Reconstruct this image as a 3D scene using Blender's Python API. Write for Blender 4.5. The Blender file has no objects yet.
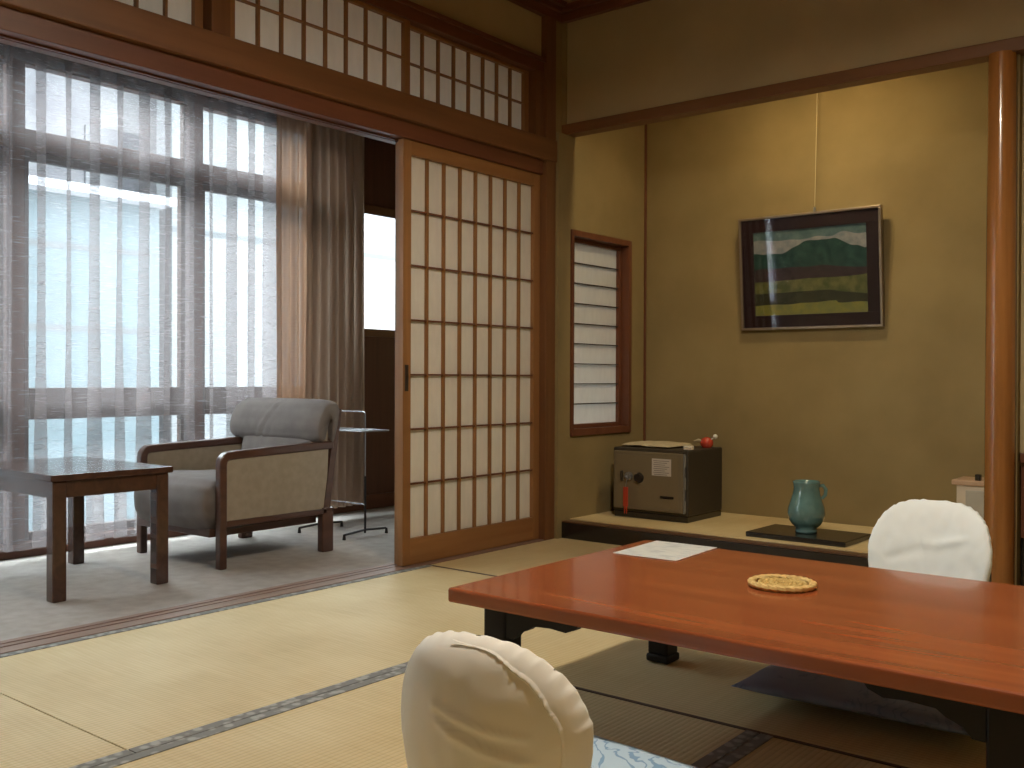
import bpy, bmesh, math, random
from mathutils import Vector, Matrix, noise
from math import sin, cos, pi, radians as R
C = bpy.context.scene.collection
sc = bpy.context.scene
rnd = random.Random(7)

# ------------------------------------------------------------ materials
def new_mat(name):
    m = bpy.data.materials.new(name); m.use_nodes = True
    nt = m.node_tree; nt.nodes.clear()
    out = nt.nodes.new('ShaderNodeOutputMaterial')
    return m, nt, out
def N(nt, t, **k):
    n = nt.nodes.new(t)
    for a, b in k.items(): setattr(n, a, b)
    return n
def principled(nt, out, col=(.5,.5,.5), rough=.5, metal=0, coat=0, spec=.5):
    p = N(nt, 'ShaderNodeBsdfPrincipled')
    p.inputs['Base Color'].default_value = (*col, 1); p.inputs['Roughness'].default_value = rough
    p.inputs['Metallic'].default_value = metal; p.inputs['Coat Weight'].default_value = coat
    p.inputs['Coat Roughness'].default_value = .08
    p.inputs['Specular IOR Level'].default_value = spec
    nt.links.new(p.outputs[0], out.inputs[0]); return p
def coords(nt, scale=(1,1,1), rot=(0,0,0)):
    tc = N(nt, 'ShaderNodeTexCoord'); mp = N(nt, 'ShaderNodeMapping')
    mp.inputs['Scale'].default_value = scale; mp.inputs['Rotation'].default_value = rot
    nt.links.new(tc.outputs['Object'], mp.inputs[0]); return mp.outputs[0]
def ramp(nt, fac, stops):
    r = N(nt, 'ShaderNodeValToRGB'); e = r.color_ramp.elements
    while len(e) < len(stops): e.new(.5)
    for i, (p, c) in enumerate(stops): e[i].position = p; e[i].color = (*c, 1)
    nt.links.new(fac, r.inputs[0]); return r.outputs[0]
def bump(nt, h, p, strength=.3, dist=.01):
    b = N(nt, 'ShaderNodeBump'); b.inputs['Strength'].default_value = strength; b.inputs['Distance'].default_value = dist
    nt.links.new(h, b.inputs['Height']); nt.links.new(b.outputs[0], p.inputs['Normal'])
def wood(name, c1, c2, axis='z', rough=.45, coat=0, grain=14, stretch=.06, spec=.4):
    m, nt, out = new_mat(name); p = principled(nt, out, rough=rough, coat=coat, spec=spec)
    s = [grain]*3; s['xyz'.index(axis)] = grain*stretch
    v = coords(nt, tuple(s))
    n = N(nt, 'ShaderNodeTexNoise'); n.inputs['Scale'].default_value = 1.6; n.inputs['Detail'].default_value = 6; n.inputs['Distortion'].default_value = .6
    nt.links.new(v, n.inputs['Vector'])
    c = ramp(nt, n.outputs['Fac'], [(.3, c1), (.72, c2)])
    nt.links.new(c, p.inputs['Base Color']); bump(nt, n.outputs['Fac'], p, .08, .004)
    return m
def mottled(name, c1, c2, scale=6, rough=.9, fine=0, fstr=.2, spec=.2, metal=0, coat=0):
    m, nt, out = new_mat(name); p = principled(nt, out, rough=rough, spec=spec, metal=metal, coat=coat)
    v = coords(nt); n = N(nt, 'ShaderNodeTexNoise'); n.inputs['Scale'].default_value = scale; n.inputs['Detail'].default_value = 5
    nt.links.new(v, n.inputs['Vector'])
    nt.links.new(ramp(nt, n.outputs['Fac'], [(.35, c1), (.65, c2)]), p.inputs['Base Color'])
    if fine:
        f = N(nt, 'ShaderNodeTexNoise'); f.inputs['Scale'].default_value = fine; f.inputs['Detail'].default_value = 3
        nt.links.new(v, f.inputs['Vector']); bump(nt, f.outputs['Fac'], p, fstr, .004)
    return m
def plain(name, col, rough=.5, metal=0, coat=0, spec=.5):
    return mottled(name, tuple(c*.94 for c in col), tuple(min(1, c*1.06) for c in col), 9, rough, 0, 0, spec, metal, coat)
def tatami(name, axis):
    m, nt, out = new_mat(name); p = principled(nt, out, rough=.62, spec=.35)
    v = coords(nt)
    w = N(nt, 'ShaderNodeTexWave', wave_type='BANDS', bands_direction='X' if axis == 'y' else 'Y')
    w.inputs['Scale'].default_value = 22; w.inputs['Distortion'].default_value = .25; w.inputs['Detail'].default_value = 1
    nt.links.new(v, w.inputs['Vector'])
    n = N(nt, 'ShaderNodeTexNoise'); n.inputs['Scale'].default_value = 1; n.inputs['Detail'].default_value = 6
    v2 = coords(nt, (260, 5, 1) if axis == 'y' else (5, 260, 1)) if False else coords(nt, (4, 160, 1) if axis == 'y' else (160, 4, 1))
    nt.links.new(v2, n.inputs['Vector'])
    n2 = N(nt, 'ShaderNodeTexNoise'); n2.inputs['Scale'].default_value = 2.2; n2.inputs['Detail'].default_value = 4
    nt.links.new(v, n2.inputs['Vector'])
    a = N(nt, 'ShaderNodeMath', operation='MULTIPLY_ADD'); a.inputs[1].default_value = .45; nt.links.new(n.outputs['Fac'], a.inputs[0])
    nt.links.new(n2.outputs['Fac'], a.inputs[2])
    c = ramp(nt, a.outputs[0], [(.45, (.52, .40, .20)), (.62, (.60, .47, .245)), (.85, (.68, .56, .32))])
    d = N(nt, 'ShaderNodeMix', data_type='RGBA', blend_type='MULTIPLY'); d.inputs[0].default_value = 1
    nt.links.new(c, d.inputs[6]); nt.links.new(ramp(nt, w.outputs['Fac'], [(0, (.84, .83, .80)), (.35, (1, 1, 1))]), d.inputs[7])
    nt.links.new(d.outputs[2], p.inputs['Base Color']); bump(nt, w.outputs['Fac'], p, .28, .003)
    return m
def cloth_border(name, c1, c2):
    m, nt, out = new_mat(name); p = principled(nt, out, rough=.8, spec=.2)
    v = coords(nt, (1, 1, 1)); vo = N(nt, 'ShaderNodeTexVoronoi'); vo.inputs['Scale'].default_value = 38
    nt.links.new(v, vo.inputs['Vector'])
    nt.links.new(ramp(nt, vo.outputs['Distance'], [(.3, c2), (.5, c1)]), p.inputs['Base Color']); return m
def paper(name, col, tr=.5):
    m, nt, out = new_mat(name)
    d = N(nt, 'ShaderNodeBsdfDiffuse'); t = N(nt, 'ShaderNodeBsdfTranslucent'); mx = N(nt, 'ShaderNodeMixShader')
    v = coords(nt, (1, 1, .3)); n = N(nt, 'ShaderNodeTexNoise'); n.inputs['Scale'].default_value = 40; n.inputs['Detail'].default_value = 4
    nt.links.new(v, n.inputs['Vector'])
    c = ramp(nt, n.outputs['Fac'], [(.3, tuple(x*.94 for x in col)), (.7, col)])
    for s in (d, t): nt.links.new(c, s.inputs[0])
    mx.inputs[0].default_value = tr
    nt.links.new(d.outputs[0], mx.inputs[1]); nt.links.new(t.outputs[0], mx.inputs[2]); nt.links.new(mx.outputs[0], out.inputs[0]); return m
def sheer(name, col, trans, weave=True):
    m, nt, out = new_mat(name)
    d = N(nt, 'ShaderNodeBsdfDiffuse'); t = N(nt, 'ShaderNodeBsdfTranslucent'); mx = N(nt, 'ShaderNodeMixShader')
    tp = N(nt, 'ShaderNodeBsdfTransparent'); m2 = N(nt, 'ShaderNodeMixShader')
    for s in (d, t): s.inputs[0].default_value = (*col, 1)
    mx.inputs[0].default_value = .6
    nt.links.new(d.outputs[0], mx.inputs[1]); nt.links.new(t.outputs[0], mx.inputs[2])
    v = coords(nt, (12, 12, 210)); n = N(nt, 'ShaderNodeTexNoise'); n.inputs['Scale'].default_value = 1; n.inputs['Detail'].default_value = 3
    nt.links.new(v, n.inputs['Vector'])
    lo, hi = trans
    f = ramp(nt, n.outputs['Fac'], [(.35, (lo,)*3), (.65, (hi,)*3)])
    nt.links.new(f, m2.inputs[0]); nt.links.new(mx.outputs[0], m2.inputs[1]); nt.links.new(tp.outputs[0], m2.inputs[2])
    nt.links.new(m2.outputs[0], out.inputs[0]); return m
def facing(nt, lo=.04, hi=.8):
    lw = N(nt, 'ShaderNodeLayerWeight'); lw.inputs[0].default_value = .5
    pw = N(nt, 'ShaderNodeMath', operation='POWER'); pw.inputs[1].default_value = 4; nt.links.new(lw.outputs['Facing'], pw.inputs[0])
    ma = N(nt, 'ShaderNodeMath', operation='MULTIPLY_ADD'); ma.inputs[1].default_value = hi; ma.inputs[2].default_value = lo; nt.links.new(pw.outputs[0], ma.inputs[0])
    return ma.outputs[0]
def glass(name, rough=0):
    m, nt, out = new_mat(name)
    g = N(nt, 'ShaderNodeBsdfGlossy'); g.inputs['Roughness'].default_value = rough+.02
    tp = N(nt, 'ShaderNodeBsdfTransparent'); tp.inputs[0].default_value = (.93, .97, .97, 1)
    mx = N(nt, 'ShaderNodeMixShader'); nt.links.new(facing(nt), mx.inputs[0]); nt.links.new(tp.outputs[0], mx.inputs[1]); nt.links.new(g.outputs[0], mx.inputs[2])
    nt.links.new(mx.outputs[0], out.inputs[0]); return m
def emit(name, col, s):
    m, nt, out = new_mat(name); e = N(nt, 'ShaderNodeEmission'); e.inputs[0].default_value = (*col, 1); e.inputs[1].default_value = s
    nt.links.new(e.outputs[0], out.inputs[0]); return m

W1, W2 = (.130, .055, .020), (.18, .080, .031)
wood_x = wood('cedar_along_x', W1, W2, 'x'); wood_y = wood('cedar_along_y', W1, W2, 'y'); wood_z = wood('cedar_along_z', W1, W2, 'z')
D1, D2 = (.105, .036, .017), (.15, .053, .025)
dwood_y = wood('dark_cedar_along_y', D1, D2, 'y'); dwood_z = wood('dark_cedar_along_z', D1, D2, 'z'); dwood_x = wood('dark_cedar_along_x', D1, D2, 'x')
L1, L2 = (.22, .100, .034), (.30, .145, .054)
lat_z = wood('lattice_along_z', L1, L2, 'z'); lat_y = wood('lattice_along_y', L1, L2, 'y')
pillar_m = wood('polished_pillar', (.22, .087, .021), (.33, .138, .036), 'z', rough=.22, coat=.5, grain=18, stretch=.04)
plaster = mottled('sand_plaster_ochre', (.23, .172, .079), (.275, .208, .097), 3, .95, 420, .35)
plaster_up = mottled('sand_plaster_olive', (.34, .27, .155), (.39, .31, .18), 3, .95, 420, .35)
ceil_m = wood('ceiling_boards', (.30, .15, .05), (.42, .22, .08), 'x')
tat_y = tatami('rush_mat_along_y', 'y'); tat_x = tatami('rush_mat_along_x', 'x')
dark_heri = plain('dark_mat_border', (.10, .065, .045), .8)
heri = cloth_border('mat_border_cloth', (.21, .21, .20), (.36, .36, .34))
carpet = mottled('grey_carpet', (.40, .365, .33), (.46, .425, .39), 18, 1, 500, .6, .05)
shoji_p = paper('shoji_paper', (.93, .90, .83), .5)
sheer_m = sheer('sheer_curtain_cloth', (.31, .275, .275), (.455, .60))
drape_m = paper('drape_cloth', (.42, .315, .245), .2)
lining_m = sheer('drape_lining_cloth', (.36, .22, .14), (.03, .08))
glass_m = glass('window_glass')
lacquer = plain('black_lacquer', (.012, .009, .008), .22, coat=.3)
table_m = wood('red_lacquered_table', (.245, .059, .020), (.385, .103, .032), 'x', rough=.26, coat=.35, grain=9, stretch=.07)
darkleg = plain('black_stained_wood', (.009, .006, .005), .5, spec=.25)

# ------------------------------------------------------------ mesh helpers
class MB:
    def __init__(s): s.bm = bmesh.new()
    def box(s, x0, x1, y0, y1, z0, z1, bev=0, seg=2, mi=0, M=None):
        g = bmesh.ops.create_cube(s.bm, size=1)['verts']
        for v in g: v.co = Vector(((x0+x1)/2+v.co.x*(x1-x0), (y0+y1)/2+v.co.y*(y1-y0), (z0+z1)/2+v.co.z*(z1-z0)))
        fs = set(f for v in g for f in v.link_faces)
        for f in fs: f.material_index = mi
        if bev:
            es = list(set(e for v in g for e in v.link_edges))
            r = bmesh.ops.bevel(s.bm, geom=es, offset=bev, segments=seg, profile=.5, affect='EDGES')
            g = list(set(v for f in r['faces'] for v in f.verts) | set(v for v in g if v.is_valid))
        if M is not None:
            for v in g: v.co = M @ v.co
        return s
    def tube(s, pts, r, seg=10, closed=False, rr=None):
        pts = [Vector(p) for p in pts]; n = len(pts); rings = []
        up = None
        for i, p in enumerate(pts):
            a = pts[(i-1) % n] if closed or i else pts[0]; b = pts[(i+1) % n] if closed or i < n-1 else pts[-1]
            d = (b-a).normalized()
            if up is None:
                up = d.orthogonal().normalized()
            up = (up - d*up.dot(d))
            up = up.normalized() if up.length > 1e-6 else d.orthogonal().normalized()
            w = d.cross(up); q = rr[i] if rr else r
            rings.append([s.bm.verts.new(p+(up*cos(2*pi*k/seg)+w*sin(2*pi*k/seg))*q) for k in range(seg)])
        for i in range(n if closed else n-1):
            A, B = rings[i], rings[(i+1) % n]
            for k in range(seg): s.bm.faces.new((A[k], A[(k+1) % seg], B[(k+1) % seg], B[k]))
        if not closed: s.bm.faces.new(rings[0][::-1]); s.bm.faces.new(rings[-1])
        return s
    def lathe(s, prof, seg=32, c=(0,0,0), sq=0):
        rings = []
        for r, z in prof:
            rings.append([s.bm.verts.new((c[0]+r*cos(2*pi*k/seg), c[1]+r*sin(2*pi*k/seg), c[2]+z)) for k in range(seg)])
        for A, B in zip(rings, rings[1:]):
            for k in range(seg): s.bm.faces.new((A[k], A[(k+1) % seg], B[(k+1) % seg], B[k]))
        s.bm.faces.new(rings[0][::-1]); s.bm.faces.new(rings[-1]); return s
    def prism(s, poly, axis, a, b, mi=0):
        # poly: 2-D points in the other two axes (in xyz order), extruded from a to b along axis
        def P(u, v, w):
            return {'x': (w, u, v), 'y': (u, w, v), 'z': (u, v, w)}[axis]
        A = [s.bm.verts.new(P(u, v, a)) for u, v in poly]; B = [s.bm.verts.new(P(u, v, b)) for u, v in poly]
        n = len(poly); fs = [s.bm.faces.new(A[::-1]), s.bm.faces.new(B)]
        for k in range(n): fs.append(s.bm.faces.new((A[k], A[(k+1) % n], B[(k+1) % n], B[k])))
        for f in fs: f.material_index = mi
        return s
    def grid(s, f, nu, nv, closed_u=False, mi=0):
        V = [[s.bm.verts.new(f(i/nu, j/nv)) for j in range(nv+1)] for i in range(nu if closed_u else nu+1)]
        m = len(V)
        for i in range(nu):
            for j in range(nv):
                fc = s.bm.faces.new((V[i][j], V[(i+1) % m][j], V[(i+1) % m][j+1], V[i][j+1])); fc.material_index = mi
        return s
    def build(s, name, mats, parent=None, smooth=False, sub=0, solid=0, noflip=False):
        if not noflip: bmesh.ops.recalc_face_normals(s.bm, faces=s.bm.faces)
        me = bpy.data.meshes.new(name); s.bm.to_mesh(me); s.bm.free()
        for m in (mats if isinstance(mats, (list, tuple)) else [mats]): me.materials.append(m)
        o = bpy.data.objects.new(name, me); C.objects.link(o)
        if smooth:
            me.polygons.foreach_set('use_smooth', [True]*len(me.polygons))
            if smooth != 'all':
                try: me.set_sharp_from_angle(angle=R(40))
                except Exception: pass
        if solid:
            md = o.modifiers.new('solid', 'SOLIDIFY'); md.thickness = solid; md.offset = 0
        if sub:
            md = o.modifiers.new('sub', 'SUBSURF'); md.levels = sub; md.render_levels = sub
        if parent: o.parent = parent
        return o
def thing(name, label, cat, loc=(0,0,0), rz=0, group=None, kind=None):
    o = bpy.data.objects.new(name, None); C.objects.link(o); o.location = loc; o.rotation_euler = (0, 0, rz); o.empty_display_size = .05
    if kind: o['kind'] = kind
    else:
        o['label'] = label; o['category'] = cat
        if group: o['group'] = group
    return o
def tag(o, label, cat, group=None):
    o['label'] = label; o['category'] = cat
    if group: o['group'] = group
    return o
def struct(name, mb, m, parent=None, **k):
    o = mb.build(name, m, parent, **k)
    if not parent: o['kind'] = 'structure'
    return o
def dup(root, loc, label=None, group=None):
    r = root.copy(); C.objects.link(r); r.location = loc
    if label: r['label'] = label
    for ch in list(root.children):
        c = ch.copy(); C.objects.link(c); c.parent = r
        for g in ch.children:
            d = g.copy(); C.objects.link(d); d.parent = c
    return r

# ------------------------------------------------------------ room constants (metres; x=0 the paper-door wall, +y towards the alcove)
YP = 3.97       # alcove front plane
YB = 4.705      # alcove back wall
XP = 2.015      # round pillar
CZ = 2.62
XR, YR = 3.90, -.84
XW = -1.46      # veranda window wall

# ---- floors
MATS = [((.03, 1.0), (1.11, 3.0), 'y', 'rush mat beside the carpet strip, between armchair side and low table'),
        ((.03, 1.0), (-.80, 1.11), 'y', 'rush mat beside the carpet nearest the camera, below the side table'),
        ((.03, 1.95), (3.0, 3.95), 'x', 'rush mat along the black edge of the alcove, under the safe side'),
        ((1.95, 3.87), (3.0, 3.95), 'x', 'rush mat at the foot of the round pillar'),
        ((1.0, 2.92), (2.05, 3.0), 'x', 'rush mat under the far half of the red table'),
        ((1.0, 1.96), (.15, 2.05), 'y', 'rush mat under the near half of the red table by the white backrest'),
        ((1.96, 2.92), (.15, 2.05), 'y', 'shaded rush mat under the near right end of the red table'),
        ((2.92, 3.87), (1.1, 3.0), 'y', 'rush mat along the right wall by the far end of the table'),
        ((1.0, 2.92), (-.80, .15), 'x', 'rush mat along the rear wall'),
        ((2.92, 3.87), (-.80, 1.1), 'y', 'rush mat in the rear corner along the right wall')]
for (x0, x1), (y0, y1), ax, lab in MATS:
    t = thing('tatami_mat', lab, 'tatami mat', (x0, y0, 0), group='rush mats covering the room floor')
    w, d = x1-x0, y1-y0; g = .0015
    MB().box(g, w-g, g, d-g, -.03, 0, .002).build('mat_surface', tat_y if ax == 'y' else tat_x, t)
    for e in (0, 1):
        if ax == 'y': MB().box(g if not e else w-.032, .032 if not e else w-g, g, d-g, -.002, .0022, .0008).build('cloth_border', heri, t)
        else: MB().box(g, w-g, g if not e else d-.010, .010 if not e else d-g, -.002, .0018, .0006).build('cloth_border', dark_heri, t)
struct('floor', MB().box(-1.6, XR+.1, YR-.1, 5.0, -.12, -.031), plain('subfloor_boards', (.2, .13, .08), .8))
struct('floor_veranda', MB().box(-1.55, -.105, YR-.08, 4.9, -.03, 0, .001), carpet)
# wooden sill under the sliding doors
m = MB().box(-.105, .028, YR, 3.85, -.03, .004, .002)
for k in (-.072, -.036): m.box(k-.008, k+.008, YR, 3.83, .0042, .0065, .001)
struct('trim_1', m, wood('sill_wood', (.20, .12, .085), (.30, .19, .14), 'y', .5))

# ---- left wall: lintel, rail, transom posts
struct('trim_2', MB().box(-.105, .012, YR, 3.86, 1.772, 1.84, .003).box(-.10, -.06, YR, 3.86, 1.768, 1.79).box(-.045, -.035, YR, 3.86, 1.766, 1.79), dwood_y)
struct('trim_3', MB().box(-.02, .040, YR, 3.905, 1.838, 1.945, .004), wood_y)
struct('trim_4', MB().box(-.09, .016, YR, 3.85, 2.262, 2.325, .003).box(-.09, .03, YR, 3.85, 2.31, 2.33, .003), dwood_y)
struct('trim_5', MB().box(-.06, .034, 3.816, 3.893, 0, 2.6, .003), wood_z)   # corner post
for y0, y1 in ((1.955, 2.03), (.12, .19)):
    struct('trim_6', MB().box(-.09, .022, y0, y1, 1.945, 2.27, .003), wood_z)
struct('wall_left', MB().box(-.08, .0, YR, 3.86, 2.32, 2.62), plaster_up)
def lattice(mf, mp, y0, y1, z0, z1, xf, xb, st, rt, rb, cols, rows, bw=.009, bh=.007):
    """a paper screen frame in the x=xf plane; stiles st wide, rails rt/rb high"""
    fr = MB(); b = .0015
    fr.box(xb, xf, y0, y0+st, z0, z1, b).box(xb, xf, y1-st, y1, z0, z1, b)
    rl = MB().box(xb+.001, xf-.001, y0+st, y1-st, z0, z0+rb, b).box(xb+.001, xf-.001, y0+st, y1-st, z1-rt, z1, b)
    ya, yb_, za, zb = y0+st, y1-st, z0+rb, z1-rt
    ls = MB(); lh = MB()
    for k in range(1, cols):
        y = ya+(yb_-ya)*k/cols; ls.box(xf-.020, xf-.004, y-bw/2, y+bw/2, za, zb)
    for k in range(1, rows):
        z = za+(zb-za)*k/rows; lh.box(xf-.021, xf-.0065, ya, yb_, z-bh/2, z+bh/2)
    pp = MB().box(xf-.0225, xf-.0215, ya-.002, yb_+.002, za-.002, zb+.002)
    return fr, rl, ls, lh, pp
def shoji(name, *a, x0=0, pull=None, **k):
    t = thing(name, None, None, (0, 0, 0), kind='structure')
    fr, rl, ls, lh, pp = lattice(None, None, *a, **k)
    fr.build('stile_pair', lat_z, t); rl.build('rail_pair', lat_y, t); ls.build('upright_bars', lat_z, t)
    lh.build('cross_bars', dwood_y if name[0] == 'd' else lat_y, t); pp.build('paper', shoji_p, t)
    if pull:
        y, z = pull; xf = a[4]
        MB().box(xf-.004, xf+.0015, y-.011, y+.011, z-.055, z+.055, .002).box(xf+.0012, xf+.003, y-.007, y+.007, z-.05, z+.05, .001).build('finger_pull', plain('dark_pull', (.02, .012, .01), .5), t)
    return t
shoji('door_1', 2.886, 3.815, .006, 1.772, -.003, -.036, .046, .06, .108, 8, 7, pull=(2.907, .785))
shoji('door_2', 2.907, 3.81, .006, 1.772, -.040, -.073, .046, .06, .108, 8, 7)
# transom screens: the near one of each pair sits in front
for i, (a, b, xf) in enumerate(((2.03, 2.918, .002), (2.90, 3.755, -.028), (.19, 1.075, .002), (1.06, 1.955, -.028), (-.80, .12, .002))):
    shoji('window_%d' % (i+1), a, b, 1.946, 2.262, xf, xf-.028, .032, .014, .014, 8, 2, bw=.009)
struct('trim_7', MB().box(-.07, .015, 3.755, 3.852, 1.945, 2.27, .003), wood_z)
# ceiling moulding + ceiling
struct('trim_8', MB().box(0, .035, YR, YP, 2.535, 2.60, .004).box(0, .055, YR, YP, 2.575, 2.61, .004), dwood_y)
struct('trim_9', MB().box(0, XR, YP-.04, YP, 2.535, 2.60, .004).box(0, XR, YP-.06, YP, 2.575, 2.61, .004), dwood_x)
mc = MB()
for k in range(11):
    y0 = YR+k*.45; mc.box(-.1, XR, y0+.002, min(y0+.448, YP+.1), CZ, CZ+.02, .002)
struct('ceiling', mc.box(-.1, XR+.1, YR-.1, YP+.1, CZ+.021, CZ+.05), ceil_m)
mr = MB()
for k in range(9): mr.box(.05+k*.45, .08+k*.45, YR, YP-.05, CZ-.025, CZ, .003)
struct('trim_10', mr, dwood_y)
# ---- wall above the alcove and its lintel
struct('wall_front', MB().box(-.05, XR, YP-.02+.012, YP+.045, 2.03, 2.62), plaster_up)
struct('trim_11', MB().box(-.01, XR, YP-.02, YP+.06, 1.985, 2.036, .004), wood_x)
# ---- alcove shell
struct('wall_back', MB().box(-.1, XR, YB, YB+.08, -.03, 2.62), plaster)
wy0, wy1, wz0, wz1 = 3.995, 4.55, .497, 1.525
struct('wall_alcove', MB().box(-.06, .05, 3.894, 3.952, 0, 1.987).box(-.10, .026, 3.894, 3.952, 1.987, 2.62).box(-.06, .05, 3.952, wy0, 0, 2.62).box(-.06, .05, wy1, YB, 0, 2.62).box(-.06, .05, wy0, wy1, 0, wz0).box(-.06, .05, wy0, wy1, wz1, 2.62), plaster)
struct('wall_divider', MB().box(2.03, 2.07, YP+.03, YB, 0, 2.62), plaster)
struct('trim_12', MB().box(.05, .060, YB-.014, YB, .085, 2.4, .002), dwood_z)      # corner bead
struct('ceiling_alcove', MB().box(0, XR, YP, YB, 2.45, 2.5), ceil_m)
t = thing('window_6', None, None, kind='structure')
f = MB(); b = .002
f.box(-.055, .062, wy0, wy0+.02, wz0, wz1, b).box(-.055, .062, wy1-.028, wy1, wz0, wz1, b)
f.box(-.055, .0615, wy0+.02, wy1-.028, wz1-.03, wz1, b).box(-.055, .0615, wy0+.02, wy1-.028, wz0, wz0+.035, b)
f.build('window_frame', dwood_z, t)
fr, rl, ls, lh, pp = lattice(None, None, wy0+.02, wy1-.028, wz0+.035, wz1-.03, .012, -.014, .018, .02, .02, 1, 9, bh=.005)
fr.build('stile_pair', dwood_z, t); rl.build('rail_pair', dwood_y, t); ls.bm.free(); lh.build('cross_bars', plain('thin_dark_bars', (.05, .03, .02), .6), t); pp.build('paper', paper('window_paper', (.86, .84, .80), .6), t)
# alcove floor: lacquered front board and reed covering
struct('trim_13', MB().box(.046, 2.03, 3.93, 4.0, 0, .078, .003).box(.046, 2.03, 3.931, 3.999, .078, .0835, .001, mi=1), [lacquer, plain('board_edge', (.12, .055, .025), .35)])
struct('floor_alcove', MB().box(.05, 2.03, 4.0, YB, 0, .088, .001), tat_x)
struct('trim_14', MB().box(-.06, .044, 3.895, YP+.025, 0, .001), lacquer)
# round pillar
prof = [(.052, 0), (.052, .3), (.0515, .8), (.050, 1.3), (.049, 1.7), (.0485, 1.99)]
struct('pillar', MB().lathe(prof, 32, (XP, YP+.01, 0)), pillar_m, smooth=True)
# ---- side alcove right of the pillar
struct('wall_side_alcove', MB().box(2.07, XR, 4.045, 4.10, .516, 2.5), plaster_up)
t = thing('alcove_cupboard', 'dark brown low cupboard beyond the round pillar', 'cupboard', (2.075, 4.02, 0))
w = XR-2.08
MB().box(0, w, 0, .45, .48, .5155, .003).build('top', dwood_x, t)
MB().box(0, w, .02, .45, .2, .48, .002).build('body', dwood_z, t)
MB().box(0, w, .03, .45, 0, .2, .002).build('plinth', lacquer, t)
for k in range(3): MB().box(.02+k*w/3, w/3+k*w/3-.01, .008, .02, .215, .47, .002).build('sliding_door', plain('cupboard_door', (.11, .05, .025), .5), t)
# ---- remaining room walls (behind and beside the camera)
struct('wall_right', MB().box(XR, XR+.08, YR, YB, -.03, 2.62), plaster_up)
struct('wall_rear', MB().box(-1.6, XR, YR-.1, YR, -.03, 2.62), plaster_up)
mt = MB()
for y in (.15, 1.1, 2.05, 3.0): mt.box(XR-.012, XR+.01, y-.05, y+.05, 0, 2.55, .003)
struct('trim_15', mt.box(XR-.015, XR+.01, YR, YP, 1.80, 1.90, .003), wood_z)

# ---- veranda: window wall
sash_m = wood('dark_sash_wood', (.05, .028, .02), (.075, .042, .03), 'z')
def bay(i, y0, y1):
    t = thing('window_%d' % i, None, None, kind='structure')
    fr = MB()
    b = .003
    X0, X1 = XW-.06, XW
    fr.box(X0, X1, y0-.0, y1, 2.15, 2.20, b).box(X0, X1+.01, y0, y1, 1.775, 1.865, b).box(X0, X1, y0, y1, .02, .065, b)
    fr.build('window_frame', dwood_y, t)
    sa = MB(); s = .035
    sa.box(X0+.01, X1-.015, y0, y0+s, .06, 1.775, b).box(X0+.01, X1-.015, y1-s, y1, .06, 1.775, b).box(X0+.01, X1-.015, y0+s, y1-s, 1.735, 1.775, b)
    sa.box(X0+.01, X1-.015, y0+s, y1-s, .06, .10, b).box(X0+.01, X1-.012, y0+s, y1-s, .595, .735, b)
    sa.box(X0+.01, X1-.015, y0, y0+.02, 1.865, 2.15, b).box(X0+.01, X1-.015, y1-.02, y1, 1.865, 2.15, b)
    sa.build('sash', sash_m, t)
    MB().box(X0+.028, X0+.031, y0+s, y1-s, .10, .595).build('glass_pane', glass_m, t)
    MB().box(X0+.028, X0+.031, y0+s, y1-s, .735, 1.735).build('glass_pane', glass_m, t)
    MB().box(X0+.028, X0+.031, y0+.02, y1-.02, 1.865, 2.15).build('glass_pane', glass_m, t)
ms = [(-.79, -.66), (.11, .24), (1.01, 1.14), (1.91, 2.04), (2.80, 2.93), (3.62, 3.93), (4.55, 4.75)]
for i in range(5): bay(7+i, ms[i][1]-.03, ms[i+1][0]+.03)
mm = MB()
for a, b_ in ms[:5]: mm.box(XW-.07, XW+.012, a+.025, b_-.025, 0, 2.2, .003)
struct('trim_16', mm, dwood_z)
struct('wall_veranda', MB().box(XW-.07, XW, 3.60, 4.9, -.03, 1.06).box(XW-.07, XW, 3.60, 3.90, 1.06, 2.5).box(XW-.07, XW, 3.90, 4.9, 1.775, 2.5).box(XW-.07, XW, 4.6, 4.9, 1.06, 1.775).box(XW-.07, XW, YR, 3.6, 2.195, 2.5), wood('veranda_panelling', (.10, .040, .022), (.14, .055, .03), 'z', .5))
struct('trim_17', MB().box(XW, XW+.015, 3.62, 4.8, 0, .085, .003).box(XW, XW+.03, YR, 3.65, 0, .062, .004), dwood_y)
struct('trim_18', MB().box(XW, XW+.02, 3.88, 4.62, 1.757, 1.81, .003).box(XW, XW+.02, 3.88, 4.62, 1.03, 1.075, .003).box(XW-.05, XW+.018, 3.90, 3.92, 1.07, 1.76).box(XW-.05, XW+.018, 4.58, 4.6, 1.07, 1.76), wood_y)
t = thing('window_12', None, None, kind='structure')
MB().box(XW-.04, XW-.037, 3.9, 4.6, 1.06, 1.775).build('glass_pane', glass_m, t)
struct('wall_veranda_end', MB().box(-1.55, .0, YB+.0, YB+.1, -.03, 2.5), plaster)
struct('ceiling_veranda', MB().box(-1.55, -.02, YR-.05, YB+.1, 2.36, 2.42), dwood_y)
struct('wall_veranda_upper', MB().box(-.10, -.062, YR, 3.9, 2.33, 2.5), plaster_up)

# curtain rail
t = thing('curtain_rail', 'double curtain rail along the top of the veranda windows', 'curtain rail', (-1.28, YR+.02, 2.206))
MB().box(-.012, .012, 0, 4.98, -.008, .008, .002).build('front_track', plain('rail_metal', (.13, .08, .06), .5), t)
MB().box(-.085, -.065, 0, 4.98, -.008, .008, .002).build('rear_track', plain('rail_brown', (.16, .10, .07), .4), t)
MB().box(-.10, .02, 0, 4.98, .01, .025, .003).build('mounting_board', dwood_y, t)

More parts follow.
